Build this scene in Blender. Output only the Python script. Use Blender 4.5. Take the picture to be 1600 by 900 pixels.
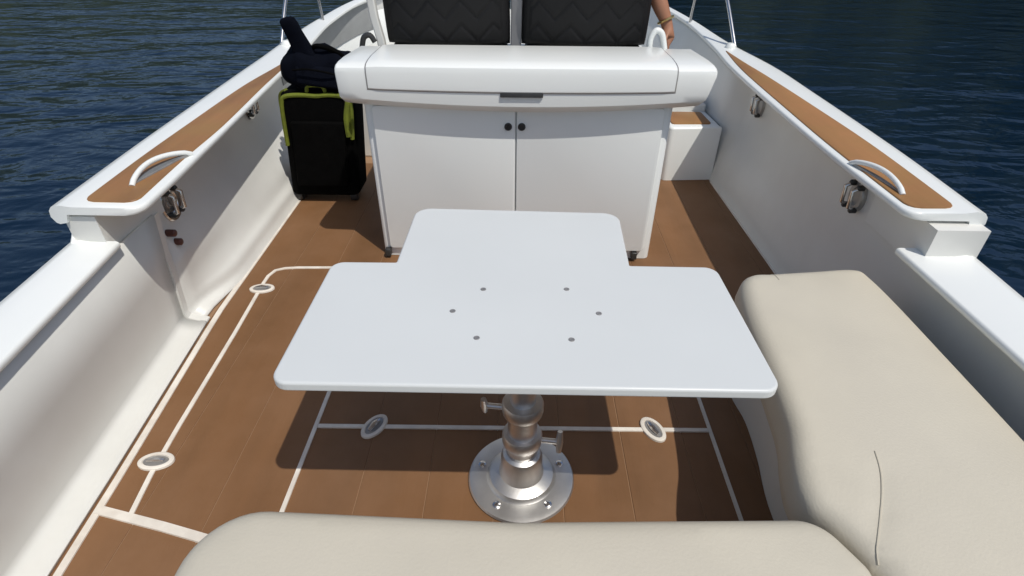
import bpy, bmesh, math, random
from mathutils import Vector, Matrix
random.seed(4)
R = math.radians
for o in list(bpy.data.objects): bpy.data.objects.remove(o)
SC = bpy.context.scene
COL = SC.collection

# ------------------------------------------------------------------ camera
cam = bpy.data.cameras.new('camera'); cam_o = bpy.data.objects.new('camera', cam); COL.objects.link(cam_o)
cam.sensor_width = 36.0; cam.lens = 36.0 * 870.0 / 1600.0
cam.clip_start = 0.02; cam.clip_end = 4000
def camera_matrix(yaw, pitch, roll, loc):
    r = Vector((math.cos(yaw), math.sin(yaw), 0))
    f = Vector((-math.sin(yaw), math.cos(yaw), 0)) * math.cos(pitch) + Vector((0, 0, -math.sin(pitch)))
    u = r.cross(f)
    r2 = r * math.cos(roll) + u * math.sin(roll); u2 = u * math.cos(roll) - r * math.sin(roll)
    m = Matrix((r2, u2, -f)).transposed().to_4x4(); m.translation = loc
    return m
cam_o.matrix_world = camera_matrix(R(0.8), R(35), R(0.4), Vector((0, 0, 1.52)))
SC.camera = cam_o

# ------------------------------------------------------------------ sky, sun, exposure
TO_SUN = Vector((0.25, -0.27, 0.65)).normalized()
W = bpy.data.worlds.new('World'); SC.world = W; W.use_nodes = True
nt = W.node_tree; nt.nodes.clear()
sky = nt.nodes.new('ShaderNodeTexSky'); sky.sky_type = 'NISHITA'; sky.sun_disc = False
sky.sun_elevation = math.asin(TO_SUN.z); sky.sun_rotation = math.atan2(TO_SUN.x, TO_SUN.y)
sky.air_density = 1.0; sky.dust_density = 1.6; sky.ozone_density = 1.0
bg = nt.nodes.new('ShaderNodeBackground'); bg.inputs['Strength'].default_value = 0.10
out = nt.nodes.new('ShaderNodeOutputWorld')
nt.links.new(sky.outputs[0], bg.inputs[0]); nt.links.new(bg.outputs[0], out.inputs[0])
sun = bpy.data.lights.new('sun', 'SUN'); sun.energy = 3.2; sun.angle = R(0.55); sun.color = (1.0, 0.955, 0.88)
sun_o = bpy.data.objects.new('sun', sun); COL.objects.link(sun_o)
sun_o.rotation_euler = TO_SUN.to_track_quat('Z', 'Y').to_euler()
vs = SC.view_settings; vs.view_transform = 'Standard'; vs.look = 'None'; vs.gamma = 1; vs.exposure = -0.07
vs.use_curve_mapping = False
SC.render.engine = 'CYCLES'

# ------------------------------------------------------------------ materials
def mat(name, col, rough=0.5, metal=0.0, spec=0.5, coat=0.0, vary=0.0, vscale=3.0, bump=0.0, bscale=60.0, stretch=(1, 1, 1), col2=None):
    m = bpy.data.materials.new(name); m.use_nodes = True
    n = m.node_tree.nodes; l = m.node_tree.links; b = n['Principled BSDF']
    b.inputs['Base Color'].default_value = (*col, 1); b.inputs['Roughness'].default_value = rough
    b.inputs['Metallic'].default_value = metal; b.inputs['Specular IOR Level'].default_value = spec
    b.inputs['Coat Weight'].default_value = coat; b.inputs['Coat Roughness'].default_value = 0.12
    tc = n.new('ShaderNodeTexCoord'); mp = n.new('ShaderNodeMapping'); mp.inputs['Scale'].default_value = stretch
    l.new(tc.outputs['Object'], mp.inputs[0])
    if vary or col2:
        t = n.new('ShaderNodeTexNoise'); t.inputs['Scale'].default_value = vscale; t.inputs['Detail'].default_value = 6
        l.new(mp.outputs[0], t.inputs['Vector'])
        r = n.new('ShaderNodeValToRGB'); l.new(t.outputs['Fac'], r.inputs[0])
        r.color_ramp.elements[0].position = 0.32; r.color_ramp.elements[1].position = 0.68
        a = col if col2 is None else col2
        r.color_ramp.elements[0].color = (*[c * (1 - vary) for c in a], 1)
        r.color_ramp.elements[1].color = (*[min(1, c * (1 + vary)) for c in col], 1)
        l.new(r.outputs[0], b.inputs['Base Color'])
        mr = n.new('ShaderNodeMapRange'); mr.inputs['To Min'].default_value = rough * 0.85; mr.inputs['To Max'].default_value = min(1, rough * 1.2)
        l.new(t.outputs['Fac'], mr.inputs[0]); l.new(mr.outputs[0], b.inputs['Roughness'])
    if bump:
        t2 = n.new('ShaderNodeTexNoise'); t2.inputs['Scale'].default_value = bscale; t2.inputs['Detail'].default_value = 4
        l.new(mp.outputs[0], t2.inputs['Vector'])
        bp = n.new('ShaderNodeBump'); bp.inputs['Strength'].default_value = bump; bp.inputs['Distance'].default_value = 0.004
        l.new(t2.outputs['Fac'], bp.inputs['Height']); l.new(bp.outputs[0], b.inputs['Normal'])
    return m
M = {}
M['gelcoat'] = mat('gelcoat', (0.835, 0.86, 0.84), 0.32, coat=0.25, vary=0.03, vscale=2.0, bump=0.03, bscale=14)
M['liner'] = mat('liner_gelcoat', (0.71, 0.71, 0.675), 0.4, coat=0.15, vary=0.04, vscale=2.5, bump=0.04, bscale=10)
M['inlay'] = mat('inlay_white', (0.74, 0.70, 0.63), 0.6, vary=0.10, vscale=14)
M['teak'] = mat('teak_deck', (0.185, 0.088, 0.034), 0.62, vary=0.10, vscale=5, bump=0.25, bscale=50, stretch=(1, .12, 1), col2=(0.163, 0.079, 0.030))
M['caulk'] = mat('caulk', (0.30, 0.18, 0.10), 0.7, vary=.1)
M['teak_rail'] = mat('teak_rail', (0.34, 0.165, 0.062), 0.5, vary=0.12, vscale=6, bump=0.2, bscale=40, stretch=(1, .15, 1), col2=(0.26, 0.125, 0.045))
M['table'] = mat('table_white', (0.63, 0.655, 0.655), 0.38, vary=0.012, vscale=3, bump=0.02, bscale=20)
M['vinyl'] = mat('cream_vinyl', (0.565, 0.525, 0.43), 0.55, vary=0.035, vscale=4, bump=0.16, bscale=160)
M['metal'] = mat('brushed_metal', (0.70, 0.695, 0.68), 0.42, metal=1.0, vary=0.12, vscale=9, bump=0.05, bscale=80)
M['chrome'] = mat('stainless', (0.66, 0.66, 0.66), 0.2, metal=1.0, vary=0.06, vscale=20)
M['dark'] = mat('dark_fitting', (0.03, 0.03, 0.03), 0.4, vary=0.2, vscale=20)
M['fitting'] = mat('grey_fitting', (0.35, 0.34, 0.33), 0.35, metal=0.5, vary=0.1, vscale=20)
M['seat'] = mat('black_quilted', (0.009, 0.009, 0.010), 0.6, spec=0.3, vary=0.15, vscale=20, bump=0.1, bscale=120)
M['seat_grey'] = mat('seat_grey', (0.22, 0.22, 0.23), 0.5, vary=0.06)
M['cloth'] = mat('black_cloth', (0.003, 0.003, 0.003), 0.95, spec=0.04, vary=0.2, vscale=25, bump=0.3, bscale=180)
M['navy'] = mat('navy_cloth', (0.003, 0.004, 0.008), 0.95, spec=0.06, vary=0.2, vscale=25, bump=0.3, bscale=180)
M['lime'] = mat('lime_cloth', (0.14, 0.17, 0.012), 0.8, vary=0.2, vscale=30, bump=0.3, bscale=200)
M['skin'] = mat('skin', (0.36, 0.17, 0.10), 0.5, vary=0.06, vscale=12)
M['shirt'] = mat('shirt', (0.03, 0.035, 0.05), 0.9, vary=0.1, vscale=12)
M['shorts'] = mat('shorts', (0.05, 0.045, 0.04), 0.9, vary=0.1, vscale=12)
M['hair'] = mat('hair', (0.015, 0.011, 0.008), 0.6, vary=0.3, vscale=60, bump=0.6, bscale=90)
M['gold'] = mat('gold', (0.75, 0.55, 0.22), 0.3, metal=1.0, vary=0.05)
M['pad'] = mat('grey_pad', (0.30, 0.31, 0.31), 0.6, vary=0.06, vscale=8, bump=0.1, bscale=120)
M['thread'] = mat('seam_thread', (0.46, 0.425, 0.345), 0.8, vary=.1)
M['unseen_woods'] = mat('unseen_woods', (0.055, 0.070, 0.035), 0.9, spec=0.1, vary=0.35, vscale=.6, bump=0.6, bscale=2.0, col2=(0.03, 0.042, 0.022))
M['brown_knob'] = mat('brown_knob', (0.10, 0.035, 0.025), 0.4, vary=0.1)
def mottle(m, scale, amt, tint):
    """large soft patches of a second tint over a material's own colour"""
    n = m.node_tree.nodes; l = m.node_tree.links; b = n['Principled BSDF']; src = b.inputs['Base Color'].links[0].from_socket
    tc = n.new('ShaderNodeTexCoord'); t = n.new('ShaderNodeTexNoise'); t.inputs['Scale'].default_value = scale; t.inputs['Detail'].default_value = 5; t.inputs['Roughness'].default_value = .6
    l.new(tc.outputs['Object'], t.inputs['Vector'])
    r = n.new('ShaderNodeValToRGB'); r.color_ramp.elements[0].position = .42; r.color_ramp.elements[1].position = .66; r.color_ramp.elements[1].color = (amt, amt, amt, 1)
    l.new(t.outputs['Fac'], r.inputs[0])
    mx = n.new('ShaderNodeMix'); mx.data_type = 'RGBA'; mx.inputs['B'].default_value = (*tint, 1)
    l.new(r.outputs[0], mx.inputs['Factor']); l.new(src, mx.inputs['A']); l.new(mx.outputs['Result'], b.inputs['Base Color'])
mottle(M['teak'], 2.3, .55, (0.235, 0.125, 0.062)); mottle(M['teak_rail'], 5.0, .6, (0.30, 0.17, 0.055)); mottle(M['inlay'], 9.0, .5, (0.58, 0.50, 0.42))
mottle(M['liner'], 3.0, .35, (0.63, 0.625, 0.585)); mottle(M['gelcoat'], 2.0, .3, (0.79, 0.79, 0.76)); mottle(M['vinyl'], 2.5, .4, (0.54, 0.50, 0.42))
def water_mat():
    m = bpy.data.materials.new('sea_water'); m.use_nodes = True
    n = m.node_tree.nodes; l = m.node_tree.links; b = n['Principled BSDF']
    b.inputs['Base Color'].default_value = (0.003, 0.013, 0.031, 1); b.inputs['Roughness'].default_value = 0.09
    b.inputs['IOR'].default_value = 1.33
    tc = n.new('ShaderNodeTexCoord')
    prev = None
    for sc, st, di, sx in ((0.55, 0.7, 0.20, 2.2), (1.9, 0.6, 0.06, 1.6), (7.0, 0.35, 0.012, 1.2)):
        mp = n.new('ShaderNodeMapping'); mp.inputs['Scale'].default_value = (1, sx, 1); mp.inputs['Rotation'].default_value = (0, 0, R(14 * sc))
        l.new(tc.outputs['Object'], mp.inputs[0])
        t = n.new('ShaderNodeTexNoise'); t.inputs['Scale'].default_value = sc; t.inputs['Detail'].default_value = 3; t.inputs['Distortion'].default_value = 0.4
        l.new(mp.outputs[0], t.inputs['Vector'])
        bp = n.new('ShaderNodeBump'); bp.inputs['Strength'].default_value = st; bp.inputs['Distance'].default_value = di
        l.new(t.outputs['Fac'], bp.inputs['Height'])
        if prev: l.new(prev.outputs[0], bp.inputs['Normal'])
        prev = bp
    l.new(prev.outputs[0], b.inputs['Normal'])
    return m
M['water'] = water_mat()

# ------------------------------------------------------------------ helpers
def obj(name, verts, faces, m, parent=None, smooth=True, angle=40):
    me = bpy.data.meshes.new(name); me.from_pydata([tuple(v) for v in verts], [], faces)
    bm = bmesh.new(); bm.from_mesh(me); bmesh.ops.remove_doubles(bm, verts=bm.verts, dist=1e-6)
    bmesh.ops.recalc_face_normals(bm, faces=bm.faces); bm.to_mesh(me); bm.free()
    return finish(name, me, m, parent, smooth, angle)
def finish(name, me, m, parent, smooth=True, angle=40):
    me.materials.append(M[m] if isinstance(m, str) else m)
    if smooth:
        me.shade_smooth(); me.set_sharp_from_angle(angle=R(angle))
    o = bpy.data.objects.new(name, me); COL.objects.link(o)
    if parent: 
        o.parent = parent
        if parent.type == 'EMPTY' or True: o.matrix_parent_inverse = parent.matrix_world.inverted()
    return o
def thing(name, label, cat, loc=(0, 0, 0), group=None):
    o = bpy.data.objects.new(name, None); COL.objects.link(o); o.location = loc; o.empty_display_size = .1
    o.matrix_world = Matrix.Translation(loc)
    o['label'] = label; o['category'] = cat
    if group: o['group'] = group
    return o
class MB:
    def __init__(s): s.v = []; s.f = []
    def add(s, v, f):
        k = len(s.v); s.v += [Vector(p) for p in v]; s.f += [[i + k for i in q] for q in f]; return s
    def box(s, x0, x1, y0, y1, z0, z1):
        v = [(x, y, z) for z in (z0, z1) for y in (y0, y1) for x in (x0, x1)]
        return s.add(v, [(0, 1, 3, 2), (4, 6, 7, 5), (0, 4, 5, 1), (2, 3, 7, 6), (0, 2, 6, 4), (1, 5, 7, 3)])
    def rings(s, rs, caps=True, closed=True):
        n = len(rs[0]); v = [p for r in rs for p in r]; f = []
        for i in range(len(rs) - 1):
            for j in range(n if closed else n - 1):
                a = i * n + j; b = i * n + (j + 1) % n; f.append((a, b, b + n, a + n))
        if caps: f.append(tuple(range(n))); f.append(tuple((len(rs) - 1) * n + j for j in range(n)))
        return s.add(v, f)
    def tube(s, pts, rad, n=12, caps=True):
        pts = [Vector(p) for p in pts]; rs = []
        up = None
        for i, p in enumerate(pts):
            d = (pts[min(i + 1, len(pts) - 1)] - pts[max(i - 1, 0)]).normalized()
            if up is None:
                up = Vector((0, 0, 1)) if abs(d.z) < .9 else Vector((1, 0, 0))
            a = d.cross(up).normalized(); b = a.cross(d).normalized(); up = b
            r = rad[i] if isinstance(rad, (list, tuple)) else rad
            rs.append([p + a * (r * math.cos(2 * math.pi * k / n)) + b * (r * math.sin(2 * math.pi * k / n)) for k in range(n)])
        return s.rings(rs, caps)
    def lathe(s, prof, c, axis='z', n=32):
        rs = []
        for r, h in prof:
            ring = []
            for k in range(n):
                a = 2 * math.pi * k / n; u, w = r * math.cos(a), r * math.sin(a)
                q = (u, w, h) if axis == 'z' else ((h, u, w) if axis == 'x' else (u, h, w))
                ring.append(Vector(c) + Vector(q))
            rs.append(ring)
        return s.rings(rs)
    def build(s, name, m, parent=None, smooth=True, angle=40): return obj(name, s.v, s.f, m, parent, smooth, angle)
def bev(o, w, seg=3):
    md = o.modifiers.new('bevel', 'BEVEL'); md.width = w; md.segments = seg; md.limit_method = 'ANGLE'; md.angle_limit = R(30)
    return o
def smooth_path(pts, n=8, closed=False):
    pts = [Vector(p) for p in pts]; L = len(pts); out = []
    rng = range(L if closed else L - 1)
    for i in rng:
        g = (lambda k: pts[k % L]) if closed else (lambda k: pts[max(0, min(L - 1, k))])
        a, b, c, d = g(i - 1), g(i), g(i + 1), g(i + 2)
        for k in range(n):
            t = k / n
            out.append(.5 * ((2 * b) + (c - a) * t + (2 * a - 5 * b + 4 * c - d) * t * t + (3 * b - a - 3 * c + d) * t ** 3))
    if not closed: out.append(pts[-1])
    return out
def round_poly(pts, n=8):
    """pts: (x, y, r) counter-clockwise -> rounded outline"""
    out = []; L = len(pts)
    for i in range(L):
        p = Vector(pts[i][:2]); r = pts[i][2]; a = Vector(pts[i - 1][:2]); b = Vector(pts[(i + 1) % L][:2])
        if r <= 0: out.append(p); continue
        da = (a - p).normalized(); db = (b - p).normalized()
        ang = da.angle(db); t = r / math.tan(ang / 2); c = p + (da + db).normalized() * (r / math.sin(ang / 2))
        s = p + da * t - c; e = p + db * t - c
        a0 = math.atan2(s.y, s.x); a1 = math.atan2(e.y, e.x); d = (a1 - a0 + math.pi) % (2 * math.pi) - math.pi
        for k in range(n + 1):
            q = a0 + d * k / n; out.append(c + Vector((math.cos(q), math.sin(q))) * r)
    return out
def inset(poly, d):
    L = len(poly); out = []
    for i in range(L):
        p = poly[i]; e1 = (p - poly[i - 1]); e2 = (poly[(i + 1) % L] - p)
        if e1.length < 1e-7: e1 = e2
        if e2.length < 1e-7: e2 = e1
        n1 = Vector((-e1.y, e1.x)).normalized(); n2 = Vector((-e2.y, e2.x)).normalized()
        m = (n1 + n2); m = m.normalized() if m.length > 1e-6 else n1
        out.append(p + m * (d / max(.5, m.dot(n1))))
    return out
def slab(poly, z0, z1, bt=.01, bb=0.0, crown=0.0, seg=5, zf=None):
    """counter-clockwise outline extruded with a rounded top (bt) and bottom (bb) edge, and a slight crown"""
    mb = MB(); rs = []
    def ring(d, z): return [Vector((q.x, q.y, z + (zf(q) if zf else 0))) for q in inset(poly, d)]
    if bb:
        for k in range(seg + 1):
            a = math.pi / 2 * k / seg; rs.append(ring(bb * (1 - math.sin(a)), z0 + bb * (1 - math.cos(a))))
    else: rs.append(ring(0, z0))
    for k in range(seg + 1):
        a = math.pi / 2 * k / seg; rs.append(ring(bt * (1 - math.cos(a)), z1 - bt + bt * math.sin(a)))
    if crown:
        for k in range(1, 5):
            t = k / 4; rs.append(ring(bt + .05 * t, z1 + crown * (1 - (1 - t) ** 2)))
    return mb.rings(rs)
def lerp_tab(tab, y, k):
    if y <= tab[0][0]: return tab[0][k]
    for a, b in zip(tab, tab[1:]):
        if y <= b[0]:
            t = (y - a[0]) / (b[0] - a[0]); return a[k] + (b[k] - a[k]) * t
    return tab[-1][k]
def smooth_tab(tab):
    P = smooth_path([Vector((a[0], a[1], a[2])) for a in tab], 6); return [tuple(p) for p in P]

# ------------------------------------------------------------------ water
wm = MB(); wm.add([(-900, -900, -.62), (900, -900, -.62), (900, 900, -.62), (-900, 900, -.62)], [(0, 1, 2, 3)])
water = wm.build('water', 'water'); water['kind'] = 'structure'; water['label'] = 'dark blue rippled sea water around the boat'

# unseen wooded shore, added so that its reflection darkens the water
def shore():
    mb = MB(); rs = []; n = 150; rnd = random.Random(9)
    ph = [rnd.uniform(0, 6.28) for _ in range(8)]
    for i in range(n + 1):
        a = R(-75) + R(195) * i / n                      # azimuth from straight ahead, clockwise to starboard
        k = max(0, min(1, (math.degrees(a) + 5) / 25)); k = k * k * (3 - 2 * k)
        h = (8.5 + 4.5 * k) * (1 + .10 * math.sin(9 * a + ph[0]) + .07 * math.sin(23 * a + ph[1]) + .05 * math.sin(51 * a + ph[2]))
        d = 48 - 16 * k + 2 * math.sin(5 * a + ph[3])
        u = Vector((math.sin(a), math.cos(a), 0)); ring = []
        for dd, z in ((0, -1.5), (0, .5), (1.5, h * .45), (3.0, h * .7), (6, h * .9), (11, h), (40, h * 1.15), (90, h * .9)):
            p = u * (d + dd + (rnd.uniform(-.5, .5) if z > .6 else 0)); p.z = z + (rnd.uniform(-.35, .35) if z > .6 else 0); ring.append(p)
        rs.append(ring)
    mb.rings(rs, caps=False, closed=False); o = mb.build('unseen_shore', 'unseen_woods', None, angle=180)
    o['kind'] = 'structure'; o['label'] = 'unseen dark wooded shore added to darken the water by reflection'
shore()

# ------------------------------------------------------------------ the boat
boat = thing('motor_boat', 'white motor boat with brown teak-look cockpit deck and teak topped gunwales', 'boat', (0, 3, -.6))
# stations: y, gunwale inner x, gunwale outer x
GL = smooth_tab([(-1.6, -1.2, -1.44), (0, -1.21, -1.46), (1.0, -1.215, -1.48), (1.62, -1.23, -1.52), (2.2, -1.277, -1.56), (3.0, -1.352, -1.602), (3.6, -1.412, -1.63),
                 (4.2, -1.47, -1.648), (4.8, -1.51, -1.63), (5.6, -1.45, -1.53), (6.4, -1.18, -1.24), (7.2, -.78, -.83), (8.2, -.27, -.29)])
GR = smooth_tab([(-1.6, 1.29, 1.47), (0, 1.29, 1.48), (1.0, 1.28, 1.49), (1.66, 1.262, 1.51), (2.2, 1.245, 1.532), (3.0, 1.255, 1.535), (3.6, 1.275, 1.525),
                 (4.2, 1.315, 1.44), (5.0, 1.30, 1.36), (5.8, 1.14, 1.19), (6.5, .88, .93), (7.3, .40, .44), (8.2, -.24, -.22)])
# sole edge: y, x
SL = [(-1.6, -1.20, 0), (.6, -1.235, 0), (1.09, -1.267, 0), (1.94, -1.335, 0), (3.2, -1.352, 0), (4.6, -1.35, 0), (6.0, -1.12, 0), (7.2, -.6, 0), (8.0, -.26, 0)]
SR = [(-1.6, 1.27, 0), (1.0, 1.29, 0), (2.4, 1.281, 0), (3.5, 1.256, 0), (4.6, 1.10, 0), (6.0, .72, 0), (7.2, .14, 0), (8.0, -.24, 0)]
def sheer(y): return .69 + max(0, y - 3.6) ** 1.5 * .022
YEND = 1.60      # the teak topped gunwale begins here; aft of it the coaming is lower
def stations(a, b, step): 
    n = max(2, int(round((b - a) / step))); return [a + (b - a) * i / n for i in range(n + 1)]

# deck planks
X0 = -.065; PW = .2125
deck = MB()
ring = []
deck.add([(lerp_tab(SL, y, 1) - .2, y, -.0025) for y in stations(-1.6, 4.0, .4)] + [(lerp_tab(SR, y, 1) + .2, y, -.0025) for y in stations(-1.6, 4.0, .4)],
         [(i, i + 1, i + 16, i + 15) for i in range(14)])
deck_o = deck.build('deck', 'caulk', boat)
for k in range(-7, 8):
    xa = X0 + PW * k + .0014; xb = X0 + PW * (k + 1) - .0014
    ys = stations(-1.6, 3.66, .2); pts = []
    for y in ys:
        l = max(xa, lerp_tab(SL, y, 1) - .02); r = min(xb, lerp_tab(SR, y, 1) + .02)
        if r - l > .004: pts.append((y, l, r))
    if len(pts) < 2: continue
    mb = MB(); rs = []
    for y, l, r in pts:
        rs.append([Vector((l, y, -.01)), Vector((l, y, -.001)), Vector((l + .0015, y, 0)), Vector((r - .0015, y, 0)), Vector((r, y, -.001)), Vector((r, y, -.01))])
    mb.rings(rs); mb.build('deck_plank', 'teak', deck_o, smooth=False)
def inlay(pts, w, m='inlay', name='inlay_strip', z=.004, par=None):
    pts = [Vector((p[0], p[1], 0)) for p in pts]; rs = []
    for i, p in enumerate(pts):
        d = (pts[min(i + 1, len(pts) - 1)] - pts[max(0, i - 1)]).normalized(); n = Vector((-d.y, d.x, 0)) * w / 2
        rs.append([p + n + Vector((0, 0, -.004)), p + n * 0.9 + Vector((0, 0, z)), p - n * 0.9 + Vector((0, 0, z)), p - n + Vector((0, 0, -.004))])
    mb = MB(); mb.rings(rs); return mb.build(name, m, par or deck_o, angle=20)
# white edge strips along the sides of the deck
inlay([(lerp_tab(SL, y, 1) + .003, y) for y in stations(-1.6, 3.6, .15)], .025)
inlay([(lerp_tab(SR, y, 1) - .002, y) for y in stations(-1.6, 3.42, .15)], .022)
# outlines of the two deck hatches
c = [(-1.150, .958), (-1.168, 1.10), (-1.18, 1.3), (-1.20, 1.8), (-1.222, 2.18), (-1.222, 2.24), (-1.205, 2.29), (-1.165, 2.31), (-1.10, 2.318), (-.7, 2.33), (.66, 2.35)]
inlay(c, .017)
inlay([(-1.262, .97), (-1.15, .945), (-1.03, .918), (-.93, .893), (-.80, .86), (-.6, .80)], .030, z=.006)
inlay([(-.702, .45), (-.702, 2.318)], .015, z=.0045)
inlay([(.676, .45), (.676, 2.338)], .013, z=.0045)
inlay([(-.694, 1.308), (.669, 1.319)], .017, z=.005)
def latch(x, y, ang):
    """oval flush hatch latch: pale ring, dark well, chrome pull"""
    def oval(a, b, z, n=28): return [Vector((a * math.cos(2 * math.pi * k / n), b * math.sin(2 * math.pi * k / n), z)) for k in range(n)]
    rot = Matrix.Rotation(R(ang), 4, 'Z'); T = Matrix.Translation((x, y, 0)) @ rot
    mb = MB(); mb.rings([oval(.058, .036, .001), oval(.057, .035, .008), oval(.054, .032, .010), oval(.043, .023, .010), oval(.042, .022, .006)])
    mb.v = [T @ v for v in mb.v]; fr = mb.build('hatch_latch', 'inlay', boat)
    mb = MB(); mb.rings([oval(.041, .021, .0062), oval(.040, .020, .0085), oval(.036, .017, .0075)]); mb.v = [T @ v for v in mb.v]
    mb.build('well', 'fitting', fr)
    mb = MB(); mb.tube([(-.028, 0, .010), (0, .002, .013), (.028, 0, .010)], [.007, .010, .007], 8); mb.v = [T @ v for v in mb.v]
    mb.build('pull', 'chrome', fr)
latch(-1.176, 1.146, 4); latch(-1.209, 2.129, 4); latch(-.496, 1.309, 62); latch(.477, 1.317, 116)

# inner side liners: y, then profile of (x offset from sole edge outward, z)
def liner(name, side, S, G, ya, yb, prof_fn, label=None):
    mb = MB(); rs = []
    for y in stations(ya, yb, .08):
        rs.append([Vector(p) for p in prof_fn(y)])
    mb.rings(rs, caps=False, closed=False)
    o = mb.build(name, 'liner', boat, angle=55)
    md = o.modifiers.new('thick', 'SOLIDIFY'); md.thickness = .012; md.offset = 1 if side < 0 else 1
    return o
def spline2(pts, n=5): return [(p.x, p.y) for p in smooth_path([Vector((a, b, 0)) for a, b in pts], n)]
def left_prof(y):
    xs = lerp_tab(SL, y, 1); xo = lerp_tab(GL, y, 2); xi = lerp_tab(GL, y, 1); zt = sheer(y) - .024
    xw = min(xi - .185, xs - .05); xw = max(xw, xo + .03)
    w = spline2([(xs + .006, .001), (xs - .010, .035), (xs - .022, .075), (xs - .05, .11), (xs - .075, .17), ((xw * .7 + xs * .3), .27), (xw, .42), (xw, zt)])
    k = max(0, min(1, (2.25 - y) / .34)); k = k * k * (3 - 2 * k)
    if k:
        A = [p for p in left_aft_prof(y)][3:]
        w = [(x * (1 - k) + k * (at_z(A, z) + .012 if z < .5 else A[-1][0]) if z < .42 else x, z) if x > at_z(A, z) else (x, z) for x, z in w]
    return [(x, y, z) for x, z in w]
def at_z(P, z):
    for p, q in zip(P, P[1:]):
        if min(p[2], q[2]) <= z <= max(p[2], q[2]) and abs(q[2] - p[2]) > 1e-6: return p[0] + (q[0] - p[0]) * (z - p[2]) / (q[2] - p[2])
    return P[-1][0] if z > P[-1][2] else P[0][0]
def left_aft_prof(y):
    xs = lerp_tab(SL, y, 1); zt = .525; xt = -1.385 + .25 * min(0, y - 1.75); xt = max(xt, -1.385 - .3); xt = -1.39 if y > 1.75 else -1.39 + .10 * min(1, (1.75 - y))
    b = xs - .105
    w = [(xs - .018, .0), (xs - .018, .010), (xs - .024, .014), (xs - .050, .016), (b + .012, .024), (b, .036), (b - .002, .05), ((b + xt) / 2 - .004, .29), (xt, zt)]
    return [(x, y, z) for x, z in w]
def right_prof(y):
    xs = lerp_tab(SR, y, 1); xo = lerp_tab(GR, y, 2); xi = lerp_tab(GR, y, 1)
    zt = sheer(y) - .024 if y > YEND else .525
    xw = min(xi + .11, xo - .025)
    k = max(0, min(1, (y - 3.40) / .16)); k = k * k * (3 - 2 * k)     # the forward part comes inboard and flares up to the rim
    w = spline2([(xs - .004, .001), (xs + .010, .04), (xs + .02, .08), (xs + .04, .16), ((xw + xs + .06) / 2, .30), (xw, .47), (xw, zt)])
    xb = xs - .02; xt = xi + .02
    w = [(x * (1 - k) + (xb + (xt - xb) * (z / zt) ** .8) * k, z) for x, z in w]
    return [(x, y, z) for x, z in w]
liner('side_liner', -1, SL, GL, 1.90, 7.9, left_prof)
liner('side_liner', -1, SL, GL, -1.6, 1.87, left_aft_prof)
liner('side_liner', 1, SR, GR, -1.6, 7.9, right_prof)
# bulkhead closing the step between the two liners on the port side
def at_z(P, z):
    for p, q in zip(P, P[1:]):
        if min(p[2], q[2]) <= z <= max(p[2], q[2]) and abs(q[2] - p[2]) > 1e-6: return p[0] + (q[0] - p[0]) * (z - p[2]) / (q[2] - p[2])
    return P[-1][0] if z > P[-1][2] else P[0][0]
mb = MB(); rs = []
for z in [.002, .008, .012, .0155, .02, .03, .045, .06, .08, .11, .15, .2, .27, .35, .45, .52]:
    a0 = at_z(left_aft_prof(1.87), z); a1 = at_z(left_prof(1.90), z); lo, hi = min(a0, a1) - .03, max(a0, a1) - .001
    rs.append([Vector((lo, 1.866, z)), Vector((hi, 1.866, z)), Vector((hi - .002, 1.903, z)), Vector((lo, 1.903, z))])
mb.rings(rs); mb.build('liner_jamb', 'liner', boat, angle=30)

# gunwale caps
def cap(name, side, G, ya, yb, zfun, w_in=.018, thick=.026, round_end=True):
    mb = MB(); rs = []
    ys = stations(ya, yb, .08)
    if round_end: ys = [ya, ya + .006, ya + .016, ya + .03, ya + .05] + [y for y in ys if y > ya + .06]
    for y in ys:
        xi = lerp_tab(G, y, 1); xo = lerp_tab(G, y, 2); z = zfun(y); t = thick
        if round_end:
            u = min(1, (y - ya) / .05); rr = .05 * (1 - math.sqrt(max(0, 1 - (1 - u) ** 2))); xi = xi + side * rr
        s = side; w = abs(xo - xi); r = min(.009, w * .1); q = min(.03, w * .2)
        p = [(xi + s * r, z - t), (xi + s * r * .3, z - t + r * .3), (xi, z - t + r), (xi, z - r), (xi + s * r * .3, z - r * .3), (xi + s * r, z),
             (xo - s * q * 2.2, z + .002), (xo - s * q, z + .008), (xo, z + .002), (xo + s * .012, z - .012), (xo + s * .016, z - .035), (xo + s * .006, z - .055), (xo - s * .004, z - .06), (xo - s * .03, z - .055), (xo - s * .04, z - t)]
        rs.append([Vector((a, y, b)) for a, b in p])
    mb.rings(rs); return mb.build(name, 'gelcoat', boat, angle=50)
capL = cap('gunwale', -1, GL, YEND, 8.15, sheer); capR = cap('gunwale', 1, GR, YEND + .04, 8.15, sheer)
GLA = [(y, a + .0, b) for y, a, b in GL]
aftz = lambda y: .555
capLa = cap('aft_coaming', -1, [(y, left_aft_prof(y)[-1][0] + .014, b) for y, a, b in GL], -1.6, YEND + .02, aftz, round_end=False)
capRa = cap('aft_coaming', 1, [(y, a + .02, b) for y, a, b in GR], -1.6, YEND + .05, aftz, round_end=False)
mb = MB(); mb.box(-1.505, -1.40, YEND + .012, YEND + .35, .50, .652); mb.build('gunwale_end', 'liner', boat)
mb = MB(); mb.box(1.345, 1.515, YEND - .005, YEND + .35, .50, .653); mb.build('gunwale_end', 'liner', boat)
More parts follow.
